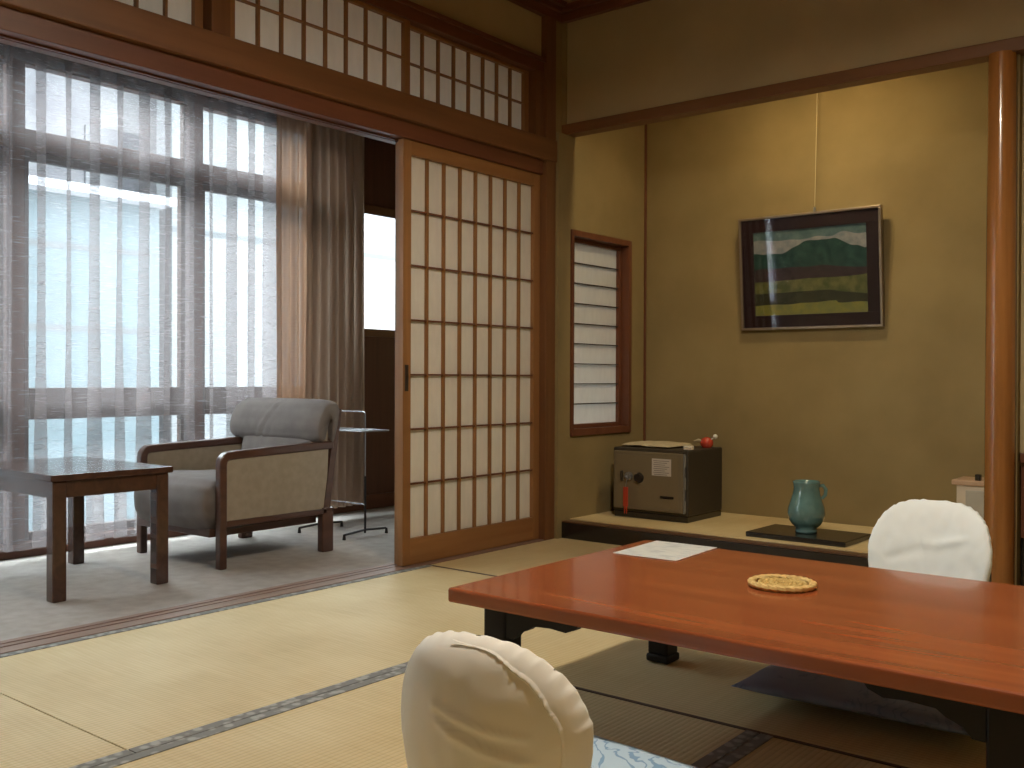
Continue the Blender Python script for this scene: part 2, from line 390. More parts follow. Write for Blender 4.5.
# ---- curtains
def curtain(y0, y1, pitch, amp, zt, zb, x, over=.17, seed=0, top=.45, drift=.01, nz=18, per=18):
    n = max(1, round((y1-y0)/pitch)); L = y1-y0
    def f(u, v):
        s = u*n; z = zb+(zt-zb)*v
        tight = 1-(1-top)*max(0, (v-.86)/.14)
        a = amp*tight*(1+.35*noise.noise(Vector((s*.9, v*1.3, seed))))
        yy = y0+L*u-over*pitch*sin(4*pi*s)*(.75+.4*noise.noise(Vector((s*.35, v*.8, seed+5)))) + drift*(1-v)*noise.noise(Vector((s*.5, v*1.2, seed+9)))*1.5
        xx = x+a*sin(2*pi*s)+drift*noise.noise(Vector((s*.7, v*2, seed+3)))
        return (xx, yy, z)
    return MB().grid(f, n*per, nz)
def mkcurtain(name, label, loc, mat, heading=None, **k):
    t = thing(name, label, 'curtain', loc)
    g = curtain(**k); g.build('cloth', mat, t, smooth='all', noflip=True)
    h = dict(k); h['zb'] = k['zt']-.075; h['nz'] = 2; h['x'] = k['x']+.003; h['top'] = .45
    L = h['y1']-h['y0']
    hd = MB().box(k['x']-.004, k['x']+.004, h['y0'], h['y1'], k['zt']-.05, k['zt']-.002, .002) if heading == 'band' else None
    if hd: hd.build('heading_tape', mat, t)
    return t
mkcurtain('sheer_curtain', 'white sheer curtain hanging between side table and armchair, widest of the sheers', (-1.365, 0, 0), sheer_m, y0=1.925, y1=3.38, pitch=.235, amp=.022, zt=2.181, zb=.045, x=0, over=.35, seed=1, heading='band')
mkcurtain('sheer_curtain', 'white sheer curtain at the frame edge behind the side table', (-1.365, 0, 0), sheer_m, y0=-.75, y1=1.885, pitch=.22, amp=.022, zt=2.181, zb=.045, x=0, over=.35, seed=2, heading='band')
mkcurtain('drape_curtain', 'heavy grey-brown drape gathered behind the armchair beside the white window', (-1.255, 0, 0), drape_m, y0=3.405, y1=3.82, pitch=.058, amp=.026, zt=2.181, zb=.07, x=0, over=.10, seed=3, top=.6, drift=.012)
mkcurtain('drape_curtain', 'thin light-brown drape fold glowing against the window beside the heavy drape', (-1.305, 0, 0), lining_m, y0=3.25, y1=3.475, pitch=.055, amp=.018, zt=2.181, zb=.07, x=0, over=.06, seed=4, top=.7, drift=.008)

# ---- outside: neighbouring house, railing, ground
build_m = mottled('pale_blue_siding', (.044, .060, .066), (.052, .071, .079), 2, .8)
def house(label, y0, y1, zt, mat, bands):
    t = thing('neighbour_house', label, 'house', (-6.5, 0, 0))
    MB().box(-.3, 0, y0, y1, -3, zt).build('wall', mat, t)
    for z in bands: MB().box(0, .004, y0, y1, z-.03, z+.03).build('siding_band', plain('siding_band', (.022, .028, .031), .7), t)
    MB().box(-.5, .25, y0-.1, y1+.05, zt, zt+.08).build('eave', plain('eave_grey', (.3, .3, .32), .7), t)
house('pale blue siding house wall seen through the sheer curtain left of the armchair', -6, 5.75, 2.55, build_m, (2.05, 1.25))
house('white house wall seen through the sheer curtain above the armchair', 5.9, 11, 4.0, mottled('white_render', (.078, .082, .086), (.09, .095, .098), 1.2, .8), (2.35,))
t = thing('neighbour_house', 'added taller pale lilac house screening the sky behind the blue siding house', 'house', (-7.2, 0, 0))  # added house: covers the bright sky behind the top panes so curtain folds show
MB().box(-.3, 0, -7, 6.6, -3, 4.25).build('wall', mottled('lilac_render', (.05, .05, .056), (.12, .12, .123), 1.1, .8), t)
fw = plain('far_window_grey', (.035, .037, .042), .3)
for k in range(9): MB().box(-.02, .03, -5.5+k*1.35, -4.8+k*1.35, 2.75, 3.45, .01).build('window', fw, t)
MB().box(-.6, .2, -7.1, 6.7, 4.25, 4.33).build('eave', plain('eave_grey', (.1, .1, .11), .7), t)
t = thing('railing', 'low white slatted railing outside the veranda windows', 'railing', (-2.3, 0, 0))
r_ = MB()
for k in range(46): r_.box(-.015, .015, -1+k*.14, -.95+k*.14, -.3, .20, .002)
r_.build('slat_row', plain('railing_white', (.16, .17, .175), .6), t)
MB().box(-.03, .03, -1.1, 5.5, .20, .24, .004).build('top_rail', plain('railing_grey', (.07, .07, .075), .6), t)
struct('ground', MB().box(-30, -1.6, -25, 30, -3.1, -3.0), plain('pale_concrete', (.15, .155, .16), .9))

# ------------------------------------------------------------ armchair
cush = mottled('grey_upholstery', (.165, .145, .135), (.195, .172, .16), 12, .95, 600, .35, .1)
panel = mottled('beige_side_panel', (.30, .26, .205), (.34, .295, .235), 30, .9, 700, .4, .1)
cw = wood('dark_chair_wood', (.060, .028, .020), (.095, .045, .030), 'y', .3, .3)
t = thing('armchair', 'grey upholstered armchair with dark wooden arms facing the side table', 'armchair', (-1.165, 2.375, 0))
W = .633; Dp = .60
def armframe(x):
    m = MB()
    # front leg sweeping into the arm, then the arm, as one bent square bar
    path = [(0, 0), (0, .20), (0, .425), (.004, .448), (.014, .464), (.034, .478), (.08, .482), (.30, .489), (.60, .498)]
    def bar(path, hw, x0, x1):
        pts = [Vector(p) for p in path]; L = []; Rr = []
        for i, p in enumerate(pts):
            d = (pts[min(i+1, len(pts)-1)]-pts[max(i-1, 0)]).normalized(); n = Vector((d.y, -d.x))
            L.append(p+n*0); Rr.append(p+n*hw)
        poly = [(v.x, v.y) for v in L]+[(v.x, v.y) for v in Rr[::-1]]
        m.prism(poly, 'x', x0, x1)
    bar(path, .034, x, x+.038)
    m.box(x, x+.038, .03, .56, .172, .196, .003)
    return m
BW = .038
for x in (0, W-BW):
    o = armframe(x).build('arm_frame', cw, t, smooth=True)
    md = o.modifiers.new('b', 'BEVEL'); md.width = .006; md.segments = 3; md.limit_method = 'ANGLE'; md.angle_limit = R(50)
    MB().box(x, x+BW, .535, .60, 0, .20, .006).build('rear_leg', cw, t)
    MB().prism([(.545, .19), (.580, .19), (.650, .640), (.618, .650)], 'x', x+.004, x+.034).build('back_post', cw, t)
    MB().prism([(.03, .19), (.56, .19), (.575, .474), (.30, .460), (.03, .443)], 'x', x+.008, x+.030).build('side_panel', panel, t)
def pillow(mb, cx, cy, cz, sx, sy, sz, M=None, pw=4, nu=28, nv=16, wr=.0):
    def f(u, v):
        th = 2*pi*u; ph = pi*(v-.5)
        def se(c, e): return math.copysign(abs(c)**e, c)
        e = 2/pw
        x = se(cos(ph), e)*se(cos(th), e); y = se(cos(ph), e)*se(sin(th), e); z = se(sin(ph), .8)
        p = Vector((x*sx, y*sy, z*sz))
        if wr:
            p += Vector((0, 0, 1))*wr*noise.noise(Vector((x*2.2, y*5, z)))
        p = p+Vector((cx, cy, cz)) if M is None else M @ p
        return p
    return mb.grid(f, nu, nv, closed_u=True)
# seat cushion: rolls over the front
def seat(u, v):
    # u across width, v around profile
    prof = [(.52, .20), (.52, .33), (.40, .335), (.20, .345), (.06, .352), (-.005, .345), (-.045, .315), (-.062, .26), (-.058, .20), (-.035, .155), (.0, .14), (.10, .14), (.52, .16)]
    q = v*(len(prof)-1); i = min(int(q), len(prof)-2); fr_ = q-i
    y = prof[i][0]*(1-fr_)+prof[i+1][0]*fr_; z = prof[i][1]*(1-fr_)+prof[i+1][1]*fr_
    e = 1-.10*abs(2*u-1)**8
    yc, zc = .2, .25
    return (.040+u*(W-.08), yc+(y-yc)*e, zc+.012+(z-zc)*e*1.06+.004*noise.noise(Vector((u*4, y*8, 0))))
s = MB().grid(seat, 24, 48)
bmesh.ops.holes_fill(s.bm, edges=[e for e in s.bm.edges if e.is_boundary])
s.build('seat_cushion', cush, t, smooth='all')
MB().box(.048, W-.048, -.02, .54, .13, .165, .004).build('seat_rail', cw, t)
# back cushion
Mb = Matrix.Translation((W/2, .545, .455)) @ Matrix.Rotation(R(12), 4, 'X').inverted()
s = MB(); pillow(s, 0, 0, 0, (W-.11)/2, .045, .20, Mb, 5); s.build('back_cushion', cush, t, smooth='all')
# head cushion folded over the top, wider than the back
def head(u, v):
    prof = [(-.032, .0), (-.058, .02), (-.072, .065), (-.066, .12), (-.045, .160), (-.008, .182), (.035, .178), (.055, .15), (.055, .07), (.045, .0), (.035, -.02), (.028, .05), (.02, .10), (.0, .11), (-.015, .06), (-.02, .01)]
    n = len(prof); q = v*n; i = int(q) % n; fr_ = q-int(q)
    a, b_ = prof[i], prof[(i+1) % n]
    y = a[0]*(1-fr_)+b_[0]*fr_; z = a[1]*(1-fr_)+b_[1]*fr_
    k = abs(2*u-1)**10; e = 1-.18*k
    wr = .0035*sin((u-1.1*z)*75)*math.exp(-((u-.8*z-.35)/.09)**2)*(1 if y < -.02 else .2)
    return ((u-.5)*(W+.035)-.018, .572+(y*e)+wr+(z-.05)*.16, .487+(.07+(z-.07)*e)*1.1)
s = MB(); V = []
nu, nv = 60, 48
V = [[s.bm.verts.new(Vector(head(i/nu, j/nv))+Vector((W/2, 0, 0))) for j in range(nv)] for i in range(nu+1)]
for i in range(nu):
    for j in range(nv): s.bm.faces.new((V[i][j], V[i+1][j], V[i+1][(j+1) % nv], V[i][(j+1) % nv]))
s.bm.faces.new(V[0]); s.bm.faces.new(V[nu][::-1])
s.build('head_cushion', cush, t, smooth='all')
MB().box(.04, W-.04, .575, .60, .19, .62, .006, M=Matrix.Translation((0, 0, 0)) @ Matrix.Shear('XY', 4, (0, 0)) ).build('back_panel', panel, t)

# ------------------------------------------------------------ side table on carpet
tw = wood('dark_side_table_wood', (.045, .020, .014), (.085, .038, .022), 'x', .25, .4)
t = thing('side_table', 'dark brown square-legged side table on the grey carpet', 'side table', (-1.16, 1.655, 0))
tx, ty = .69, .455
o = MB().box(-.008, tx+.008, -.008, ty+.008, .422, .446, .004).build('tabletop', tw, t)
for (x, y) in ((.004, .004), (tx-.054, .004), (.004, ty-.054), (tx-.054, ty-.054)):
    MB().box(x, x+.05, y, y+.05, 0, .422, .005).build('leg', tw, t)
for a in ((.054, tx-.054, .008, .028), (.054, tx-.054, ty-.028, ty-.008)): MB().box(*a, .362, .421, .002).build('apron', tw, t)
for a in ((.008, .028, .054, ty-.054), (tx-.028, tx-.008, .054, ty-.054)): MB().box(*a, .362, .421, .002).build('apron', tw, t)

# ------------------------------------------------------------ wire rack
dm_ = plain('dark_wire', (.03, .025, .025), .4, metal=.5); lm_ = plain('chromed_wire', (.34, .35, .37), .35, metal=.8)
t = thing('magazine_rack', 'slender wire rack with small tray standing behind the armchair', 'rack', (-.71, 3.33, 0), 0)
# two T-shaped ends joined by wires; local x = towards the window
def rackend(y):
    m = MB(); m.tube([(0, y, .02), (0, y, .30)], .0055, 8)
    m.tube([(.095, y-.135, .028), (0, y, .040), (-.03, y+.125, .028)] if False else [(.01, y-.14, .028), (0, y, .036), (0, y+.14, .028)], .0055, 8)
    for q in (-.14, .14): m.tube([(.005, y+q, .03), (.005, y+q, .003)], .006, 8, rr=[.0055, .009])
    return m
e1 = rackend(0); e1.build('end_stand', dm_, t)
e2 = MB(); e2.tube([(-.33, 0, .02), (-.33, 0, .30)], .0055, 8); e2.tube([(-.33, -.14, .028), (-.33, 0, .036), (-.33, .14, .028)], .0055, 8)
for q in (-.14, .14): e2.tube([(-.33, q, .03), (-.33, q, .003)], .006, 8, rr=[.0055, .009])
e2.build('end_stand', dm_, t)
fr_ = MB(); fr_.tube([(0, 0, .28), (0, 0, .60), (-.004, 0, .612), (-.02, 0, .617), (-.31, 0, .617), (-.326, 0, .612), (-.33, 0, .60), (-.33, 0, .28)], .003, 8)
fr_.tube([(0, 0, .16), (-.33, 0, .16)], .003, 6)
fr_.build('wire_hoop', lm_, t)
tr = MB()
for k in range(9): tr.tube([(.06-.05*k, -.09, .525), (.06-.05*k, .09, .525)], .002, 6)
tr.tube([(.07, -.09, .525), (.07, .09, .525), (-.35, .09, .525), (-.35, -.09, .525)], .0035, 8, closed=True)
tr.build('tray', lm_, t)

# ------------------------------------------------------------ low red table
RZ = R(0.1)
t = thing('low_table', 'long low reddish-brown lacquered table with black legs', 'table', (1.425, 1.605, .0026), RZ)
TL, TD, TH = 1.20, .845, .3225
def rtop(u): return u
b = MB().box(0, TL, 0, TD, TH-.032, TH, .006, 3); b.build('tabletop', table_m, t)
lg = .062; ix, iy = .052, .062
for x in (ix, TL-ix-lg):
    for y in (iy, TD-.055-lg+.04):
        MB().box(x, x+lg, y, y+lg, .02, TH-.032, .006).box(x-.004, x+lg+.004, y-.004, y+lg+.004, 0, .022, .006).build('leg', darkleg, t)
def bracket(L, h): # scalloped corner bracket profile going away from the leg
    return [(0, 0), (0, -.075), (.02, -.074), (.035, -.058), (.06, -.048), (.075, -.037), (.12, -.034), (.16, -.037), (.185, -.027), (.20, -.008), (.205, 0)]
for y in (iy+.004, TD-.055+.04-.03):
    for sx, x in ((1, ix+lg), (-1, TL-ix-lg)):
        MB().prism([(x+sx*u*1.0, TH-.032+w_) for u, w_ in bracket(.16, .055)], 'y', y, y+.02).build('corner_bracket', darkleg, t)
for sx, x in ((1, ix+.012), (-1, TL-ix-.032)):
    MB().box(x, x+.02, iy+lg, TD-.055-lg+.04, TH-.075, TH-.032, .002).build('apron', darkleg, t)

# sheet of paper on the table
def onpage(): pass
pm = plain('white_sheet', (.80, .82, .80), .35)
m_, nt, out = new_mat('printed_sheet'); p = principled(nt, out, rough=.3)
v = coords(nt, (9, 40, 1)); n = N(nt, 'ShaderNodeTexNoise'); n.inputs['Scale'].default_value = 2; nt.links.new(v, n.inputs['Vector'])
nt.links.new(ramp(nt, n.outputs['Fac'], [(.36, (.58, .62, .62)), (.48, (.80, .83, .80))]), p.inputs['Base Color'])
o = MB().box(0, .185, 0, .245, 0, .0018, .0005).build('paper_sheet', m_)
o.location = (1.475, 2.195, TH+.0032); o.rotation_euler.z = R(2.5)
tag(o, 'white laminated sheet lying on the far left corner of the red table', 'paper sheet')
# woven round mat
straw = mottled('straw', (.50, .33, .10), (.68, .49, .19), 90, .7, 300, .5, .2)
t = thing('woven_trivet', 'round woven straw trivet lying on the red table', 'trivet', (1.992, 2.09, TH+.0031))
ring = MB()
for r0 in (.014, .026, .038, .050): 
    ring.tube([(r0*cos(a*pi/18), r0*sin(a*pi/18), .0055+.0012*sin(a*3)) for a in range(36)], .0048, 6, closed=True)
ring.lathe([(.002, .002), (.006, .002), (.006, .010), (.001, .0105)], 12)
ring.lathe([(.001, .0005), (.055, .0005), (.055, .005), (.001, .005)], 24)
ring.build('woven_centre', straw, t, smooth=True)
rim = MB()
for s_ in (0, 1): rim.tube([((.0665+.004*sin(a*pi/60*12+pi*s_))*cos(a*pi/60), (.0665+.004*sin(a*pi/60*12+pi*s_))*sin(a*pi/60), .0075+.0012*cos(a*pi/60*12+pi*s_)) for a in range(120)], .006, 6, closed=True)
rim.build('braided_rim', mottled('straw_rim', (.55, .37, .13), (.74, .55, .24), 60, .7), t, smooth=True)

# ------------------------------------------------------------ legless chairs with white covers
def coverfab(name, c): return mottled(name, tuple(x*.97 for x in c), c, 7, .85, 0, 0, .15)
def floor_chair(label, loc, rz, cover, H=.37, Wd=.20, lean=18, seed=0, creases=(), TK=.042, TF=None, KE=.55, ex=.80, hemr=lambda u: .97):
    t = thing('floor_chair', label, 'legless chair', loc, rz)
    M = Matrix.Translation((0, 0, .06)) @ Matrix.Rotation(R(lean), 4, 'X')
    # local: x across, y = forward (+y), z up along the back. outline (half width by height)
    def outline(a):
        # a 0..1 right-bottom -> over the top -> left-bottom
        th = pi*(-.16+1.32*a)
        c, s_ = cos(th), sin(th)
        e = ex
        x = math.copysign(abs(c)**e, c)*Wd
        z = (math.copysign(abs(s_)**e, s_))
        z = z*H*.56+H*.44
        x *= .80+.20*min(1, max(0, z/(H*.62)))
        return x, z
    def f(u, v):
        # u around outline, v: -1..1 across thickness with a pillowed section, folded into the centre at both faces
        x, z = outline(u); th = (v-.5)*2*pi*.5
        cx, cz = 0, H*.40
        k = abs(cos(th))**KE; 
        side = sin(th)
        fx = cx+(x-cx)*k; fz = cz+(z-cz)*k
        bul = (TK if side < 0 or TF is None else TF)*(abs(side)**.85)*math.copysign(1, side)
        y = bul*(1-.15*k)
        curve = -.05*(1-(fx/Wd)**2)    # hollow for the sitter's back
        wr = .0
        for (x0, z0, x1, z1, d, wdt, sd) in creases:
            if (side > 0) != (sd > 0): continue
            vx, vz = x1-x0, z1-z0; L2 = vx*vx+vz*vz; q = ((fx-x0)*vx+(fz-z0)*vz)/L2; qc = min(1, max(0, q))
            dd = math.hypot(fx-x0-qc*vx, fz-z0-qc*vz)
            fade = sin(pi*min(1, max(0, .08+qc*.92)))**.5
            wr += d*fade*math.exp(-(dd/wdt)**2)
        nz = .0035*noise.noise(Vector((fx*13+seed, fz*13, side)))+.0018*noise.noise(Vector((fx*40+seed, fz*25, side)))
        edge = max(0, 1-abs(side)*3.0)
        gath = .0012*edge*sin(u*150+3*noise.noise(Vector((u*30, seed, 0))))
        y += (wr+nz)*(1 if side > 0 else -1)
        p = Vector((fx*(1+gath/.2), y+curve, fz*(1+gath/.3)))
        return M @ p
    s = MB().grid(f, 220, 90)
    bmesh.ops.remove_doubles(s.bm, verts=s.bm.verts, dist=.0005)
    s.build('backrest_cover', cover, t, smooth='all')
    # gathered elastic hem lying on the back surface
    def ruf(u, v):
        x, z = outline(.02+.50*u); tap = min(1, (1-u)*3); cx, cz = 0, H*.40
        g = sin(u*150+5*noise.noise(Vector((u*22, seed, 7))))*(.6+.6*noise.noise(Vector((u*15, seed, 4))))
        base = hemr(u*.5)
        r = base+.012*noise.noise(Vector((u*9, seed, 2)))+(.026+.003*g)*(v-.5)*tap
        rc = min(.975, r); co_ = rc**(1/KE); sd = math.sqrt(max(0, 1-co_*co_))
        y = -TK*sd**.85*(1-.15*rc)-.05*(1-(x*rc/Wd)**2)
        y -= .001+.0028*sin(pi*v)+.0012*g*sin(pi*v)
        return M @ Vector((cx+(x-cx)*r, y, cz+(z-cz)*r))
    MB().grid(ruf, 400, 8).build('gathered_hem', cover, t, smooth='all')
    # seat board with its cover
    sb = MB(); sb.box(-Wd*.98, Wd*.98, .0, .42, .004, .022, .006); sb.build('seat_board', wood('chair_ply', (.22, .11, .05), (.3, .16, .08), 'y', .4), t)
    o = MB().box(-Wd*.7, Wd*.7, -.035, .03, .012, .10, .008).build('back_bracket', plain('bracket_ply', (.25, .14, .07), .5), t)
    return t
white_c = coverfab('white_chair_cover', (.85, .91, .92)); cream_c = coverfab('cream_chair_cover', (.92, .90, .84))
# zabuton with blue leaf pattern
def cushion_mat(name, base, dark):
    m, nt, out = new_mat(name); p = principled(nt, out, rough=.6, spec=.3)
    v = coords(nt); 
    n = N(nt, 'ShaderNodeTexNoise'); n.inputs['Scale'].default_value = 5; n.inputs['Detail'].default_value = 2; nt.links.new(v, n.inputs['Vector'])
    mx = N(nt, 'ShaderNodeMix', data_type='VECTOR'); mx.inputs[0].default_value = .22; nt.links.new(v, mx.inputs[4]); nt.links.new(n.outputs['Color'], mx.inputs[5])
    w = N(nt, 'ShaderNodeTexWave', wave_type='RINGS', rings_direction='SPHERICAL'); w.inputs['Scale'].default_value = 13; w.inputs['Distortion'].default_value = 9; w.inputs['Detail'].default_value = 2; w.inputs['Detail Scale'].default_value = 2.2
    nt.links.new(mx.outputs[1], w.inputs['Vector'])
    n2 = N(nt, 'ShaderNodeTexNoise'); n2.inputs['Scale'].default_value = 9; nt.links.new(v, n2.inputs['Vector'])
    a = ramp(nt, w.outputs['Fac'], [(.08, (1, 1, 1)), (.2, (0, 0, 0))]); b_ = ramp(nt, n2.outputs['Fac'], [(.48, (0, 0, 0)), (.56, (1, 1, 1))])
    mu = N(nt, 'ShaderNodeMath', operation='MULTIPLY'); nt.links.new(a, mu.inputs[0]); nt.links.new(b_, mu.inputs[1])
    mc_ = N(nt, 'ShaderNodeMix', data_type='RGBA'); nt.links.new(mu.outputs[0], mc_.inputs[0]); mc_.inputs[6].default_value = (*base, 1); mc_.inputs[7].default_value = (*dark, 1)
    nt.links.new(mc_.outputs[2], p.inputs['Base Color']); return m
def zabuton(label, loc, rz, mat, sx=.29, sy=.28, hz=.032):
    t = thing('floor_cushion', label, 'cushion', loc, rz)
    def f(u, v):
        x, y = 2*u-1, 2*v-1
        k = (1-abs(x)**3.2)*(1-abs(y)**3.2)
        pin = 1-.045*(1-x*x)*abs(y)**3-.0; pin2 = 1-.045*(1-y*y)*abs(x)**3
        z = hz*max(0, k)**.42
        return Vector((x*sx*pin2, y*sy*pin, hz+z+.002*noise.noise(Vector((x*3, y*3, 1)))))
    s = MB().grid(f, 44, 44)
    s.grid(lambda u, v: (lambda q: Vector((q.x, q.y, hz-(q.z-hz)*.93)))(f(u, v)), 44, 44)
    bmesh.ops.remove_doubles(s.bm, verts=s.bm.verts, dist=.0008)
    s.build('cover', mat, t, smooth='all')
    return t
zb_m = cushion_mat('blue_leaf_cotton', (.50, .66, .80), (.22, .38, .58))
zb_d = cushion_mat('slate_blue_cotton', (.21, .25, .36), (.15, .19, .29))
cA = floor_chair('cream-white covered legless chair seen from behind, on the near side of the table', (1.902, 1.232, 0), R(6), cream_c, H=.348, Wd=.176, lean=8, seed=3, TK=.095, TF=.03, KE=.8, ex=.86, hemr=lambda u: .88+.115*min(1, (u/.5)**2),
    creases=((-.03, .262, .12, .222, .007, .0065, -1), (-.02, .240, .13, .180, .008, .0065, -1), (-.02, .252, .12, .203, -.005, .008, -1)))
zabuton('pale blue leaf-patterned floor cushion in front of the near chair back', (1.905, 1.385, .030), R(-3), zb_m, .27, .25, .036)
cB = floor_chair('white covered legless chair facing us across the far side of the table', (2.078, 2.80, 0), R(180-6), white_c, H=.405, Wd=.172, lean=12, seed=8, ex=.68,
    creases=((-.10, .30, .02, .27, .006, .012, 1), (.0, .27, .12, .22, -.004, .012, 1), (-.13, .10, .13, .08, .003, .012, 1)))
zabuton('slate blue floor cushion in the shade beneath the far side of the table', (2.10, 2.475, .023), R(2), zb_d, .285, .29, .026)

# ------------------------------------------------------------ safe and what lies on it
safe_m = mottled('olive_grey_enamel', (.145, .115, .070), (.165, .13, .08), 4, .45, 900, .15, .4)
safe_d = mottled('dark_grey_enamel', (.032, .025, .017), (.038, .030, .021), 4, .5, 900, .15, .4)
SX, SY = .43, .36
t = thing('safe', 'olive grey hotel safe with dial standing in the alcove corner', 'safe', (.155, 4.225, .088))
MB().box(.006, SX-.006, .008, SY, .0, .03, .003).build('base', lacquer, t)
MB().box(0, SX, .004, SY, .03, .35, .008).build('body', safe_d, t)
d = MB().box(.012, SX-.022, -.012, .004, .045, .335, .006).build('door', safe_m, t)
MB().box(.03, SX-.045, -.0135, -.0115, .065, .315, .0008).build('inset_panel', mottled('olive_panel', (.165, .13, .078), (.185, .145, .088), 4, .4), d)
MB().tube([(.108, -.013, .21), (.108, -.028, .21)], .02, 20).tube([(.108, -.026, .21), (.108, -.034, .21)], .012, 16).build('key_lock', lm_, d)
MB().tube([(.165, -.013, .205), (.165, -.030, .205)], .026, 24, rr=[.026, .022]).build('dial', plain('black_dial', (.02, .015, .012), .35), d)
MB().box(.062, .072, -.03, -.012, .185, .235, .003).build('lever', plain('dark_lever', (.04, .03, .02), .4), d)
MB().box(.285, .36, -.0145, -.0132, .112, .124, .003).build('name_plate', lacquer, d)
st = MB().box(.238, .345, -.0148, -.0134, .222, .305); 
for k in range(8):
    z = .295-k*.0095; st.box(.246+.004*(k % 2), .335-.012*((k*7) % 3), -.0152, -.0146, z-.0018, z+.0012, mi=1)
st.build('notice_sticker', [plain('sticker_paper', (.50, .46, .42), .6), plain('sticker_ink', (.16, .14, .13), .7)], d)
for z in (.08, .19, .30): MB().tube([(SX-.012, -.006, z-.028), (SX-.012, -.006, z+.028)], .0045, 10).build('hinge', lm_, t)
MB().box(SX-.020, SX-.014, -.010, .004, .045, .335, .001).build('edge_strip', lm_, t)
# key tag
t = thing('key_tag', 'red key tag hanging from the lock of the safe', 'key tag', (.263, 4.184, .298))
MB().tube([(0, 0, .008), (.004, -.003, -.008), (.002, -.004, -.03), (-.004, -.003, -.055)], .0018, 6).tube([(0, .012, 0), (0, -.01, 0)], .003, 8).build('key_chain', lm_, t)
o = MB().box(-.016, .012, -.006, -.0015, -.150, -.052, .003).box(-.010, -.006, -.0065, -.001, -.185, -.15, .001).box(.002, .006, -.0065, -.001, -.185, -.15, .001).build('tag', plain('red_plastic', (.42, .045, .02), .4), t)
# flat pouch on the safe
TOPZ = .088+.35
t = thing('folded_towel', 'flat beige folded cloth lying on top of the safe', 'cloth', (.31, 4.40, TOPZ+.0005), R(-4))
s = MB()
def tow(u, v):
    x, y = 2*u-1, 2*v-1; k = (1-abs(x)**8)*(1-abs(y)**8)
    return Vector((x*.14, y*.115, .008+.014*max(0, k)**.4+.003*noise.noise(Vector((x*2, y*2, 0)))))
s.grid(tow, 30, 24); s.grid(lambda u, v: Vector((tow(u, v).x, tow(u, v).y, .012-(tow(u, v).z-.006)*.4-.006)), 30, 24)
bmesh.ops.remove_doubles(s.bm, verts=s.bm.verts, dist=.0005)
s.build('towel_cloth', mottled('beige_towel', (.46, .39, .25), (.54, .46, .30), 30, .95, 300, .5), t, smooth='all')
o = MB().box(-.022, .022, -.016, .016, 0, .020, .003).box(-.020, .020, -.0165, -.0158, .006, .013, mi=1).build('small_box', [plain('white_card', (.66, .62, .52), .6), plain('grey_print', (.4, .38, .33), .6)])
o.location = (.555, 4.285, TOPZ+.0005); o.rotation_euler.z = R(8); tag(o, 'tiny white box at the front corner of the safe top', 'box')
# small red ornament with white flower
t = thing('red_ornament', 'small red ornament with white tips on the back corner of the safe', 'ornament', (.545, 4.49, TOPZ+.0005))
s = MB(); s.lathe([(.001, 0), (.022, .001), (.031, .014), (.033, .028), (.026, .044), (.012, .052), (.001, .054)], 24); s.build('red_body', plain('red_glaze', (.48, .05, .025), .25, coat=.4), t, smooth=True)
s = MB(); s.lathe([(.001, -.012), (.009, -.008), (.012, 0), (.009, .008), (.001, .012)], 14, (.050, -.005, .058)); s.tube([(.02, 0, .040), (.050, -.005, .056)], .003, 6); s.build('white_flower', plain('white_tip', (.75, .73, .66), .5), t, smooth=True)
s = MB(); s.tube([(-.02, 0, .03), (-.045, -.004, .036), (-.07, -.006, .030)], .006, 8, rr=[.005, .008, .003]); s.build('twig', plain('pale_twig', (.45, .38, .24), .7), t, smooth=True)

# ------------------------------------------------------------ vase on its black board
o = MB().box(0, .45, 0, .30, 0, .022, .004).build('display_board', lacquer); o.location = (.965, 4.055, .0885); o.rotation_euler.z = R(-1)
tag(o, 'flat black lacquered board on the alcove floor under the vase', 'display board')
VX, VY = 1.185, 4.20
t = thing('pitcher_vase', 'glazed blue-green pitcher vase on the black board in the alcove', 'vase', (VX, VY, .111), R(35))
glz = mottled('celadon_glaze', (.085, .175, .175), (.125, .24, .235), 14, .16, 0, 0, .6, coat=.6)
s = MB()
prof = [(.001, 0), (.046, 0), (.047, .012), (.043, .020), (.060, .034), (.074, .055), (.081, .083), (.078, .110), (.068, .140), (.059, .170), (.055, .195), (.057, .215), (.060, .226), (.056, .227), (.052, .215), (.050, .19), (.055, .165), (.062, .13), (.05, .06), (.001, .05)]
s.lathe(prof, 40); s.build('vase_body', glz, t, smooth='all')
MB().tube([(.050, 0, .205), (.072, 0, .207), (.084, 0, .190), (.082, 0, .165), (.066, 0, .148)], .008, 10, rr=[.007, .0085, .0085, .008, .007]).build('handle', glz, t, smooth=True)

# ------------------------------------------------------------ small cream cabinet behind the chair
t = thing('heater_box', 'small cream box with lid in the alcove beside the round pillar', 'box', (1.715, 4.50, .0885))
cm = plain('cream_enamel', (.60, .52, .40), .5)
MB().box(.012, .36, .01, .17, 0, .245, .004).build('body', cm, t)
MB().box(-.006, .37, 0, .18, .245, .268, .004).build('lid', plain('peach_wood', (.46, .31, .20), .5), t)
MB().box(.05, .33, .004, .012, .02, .225, .003).build('front_panel', plain('grey_panel', (.40, .38, .32), .5), t)
MB().box(.085, .108, .01, .035, .267, .295, .004).build('knob', lacquer, t)

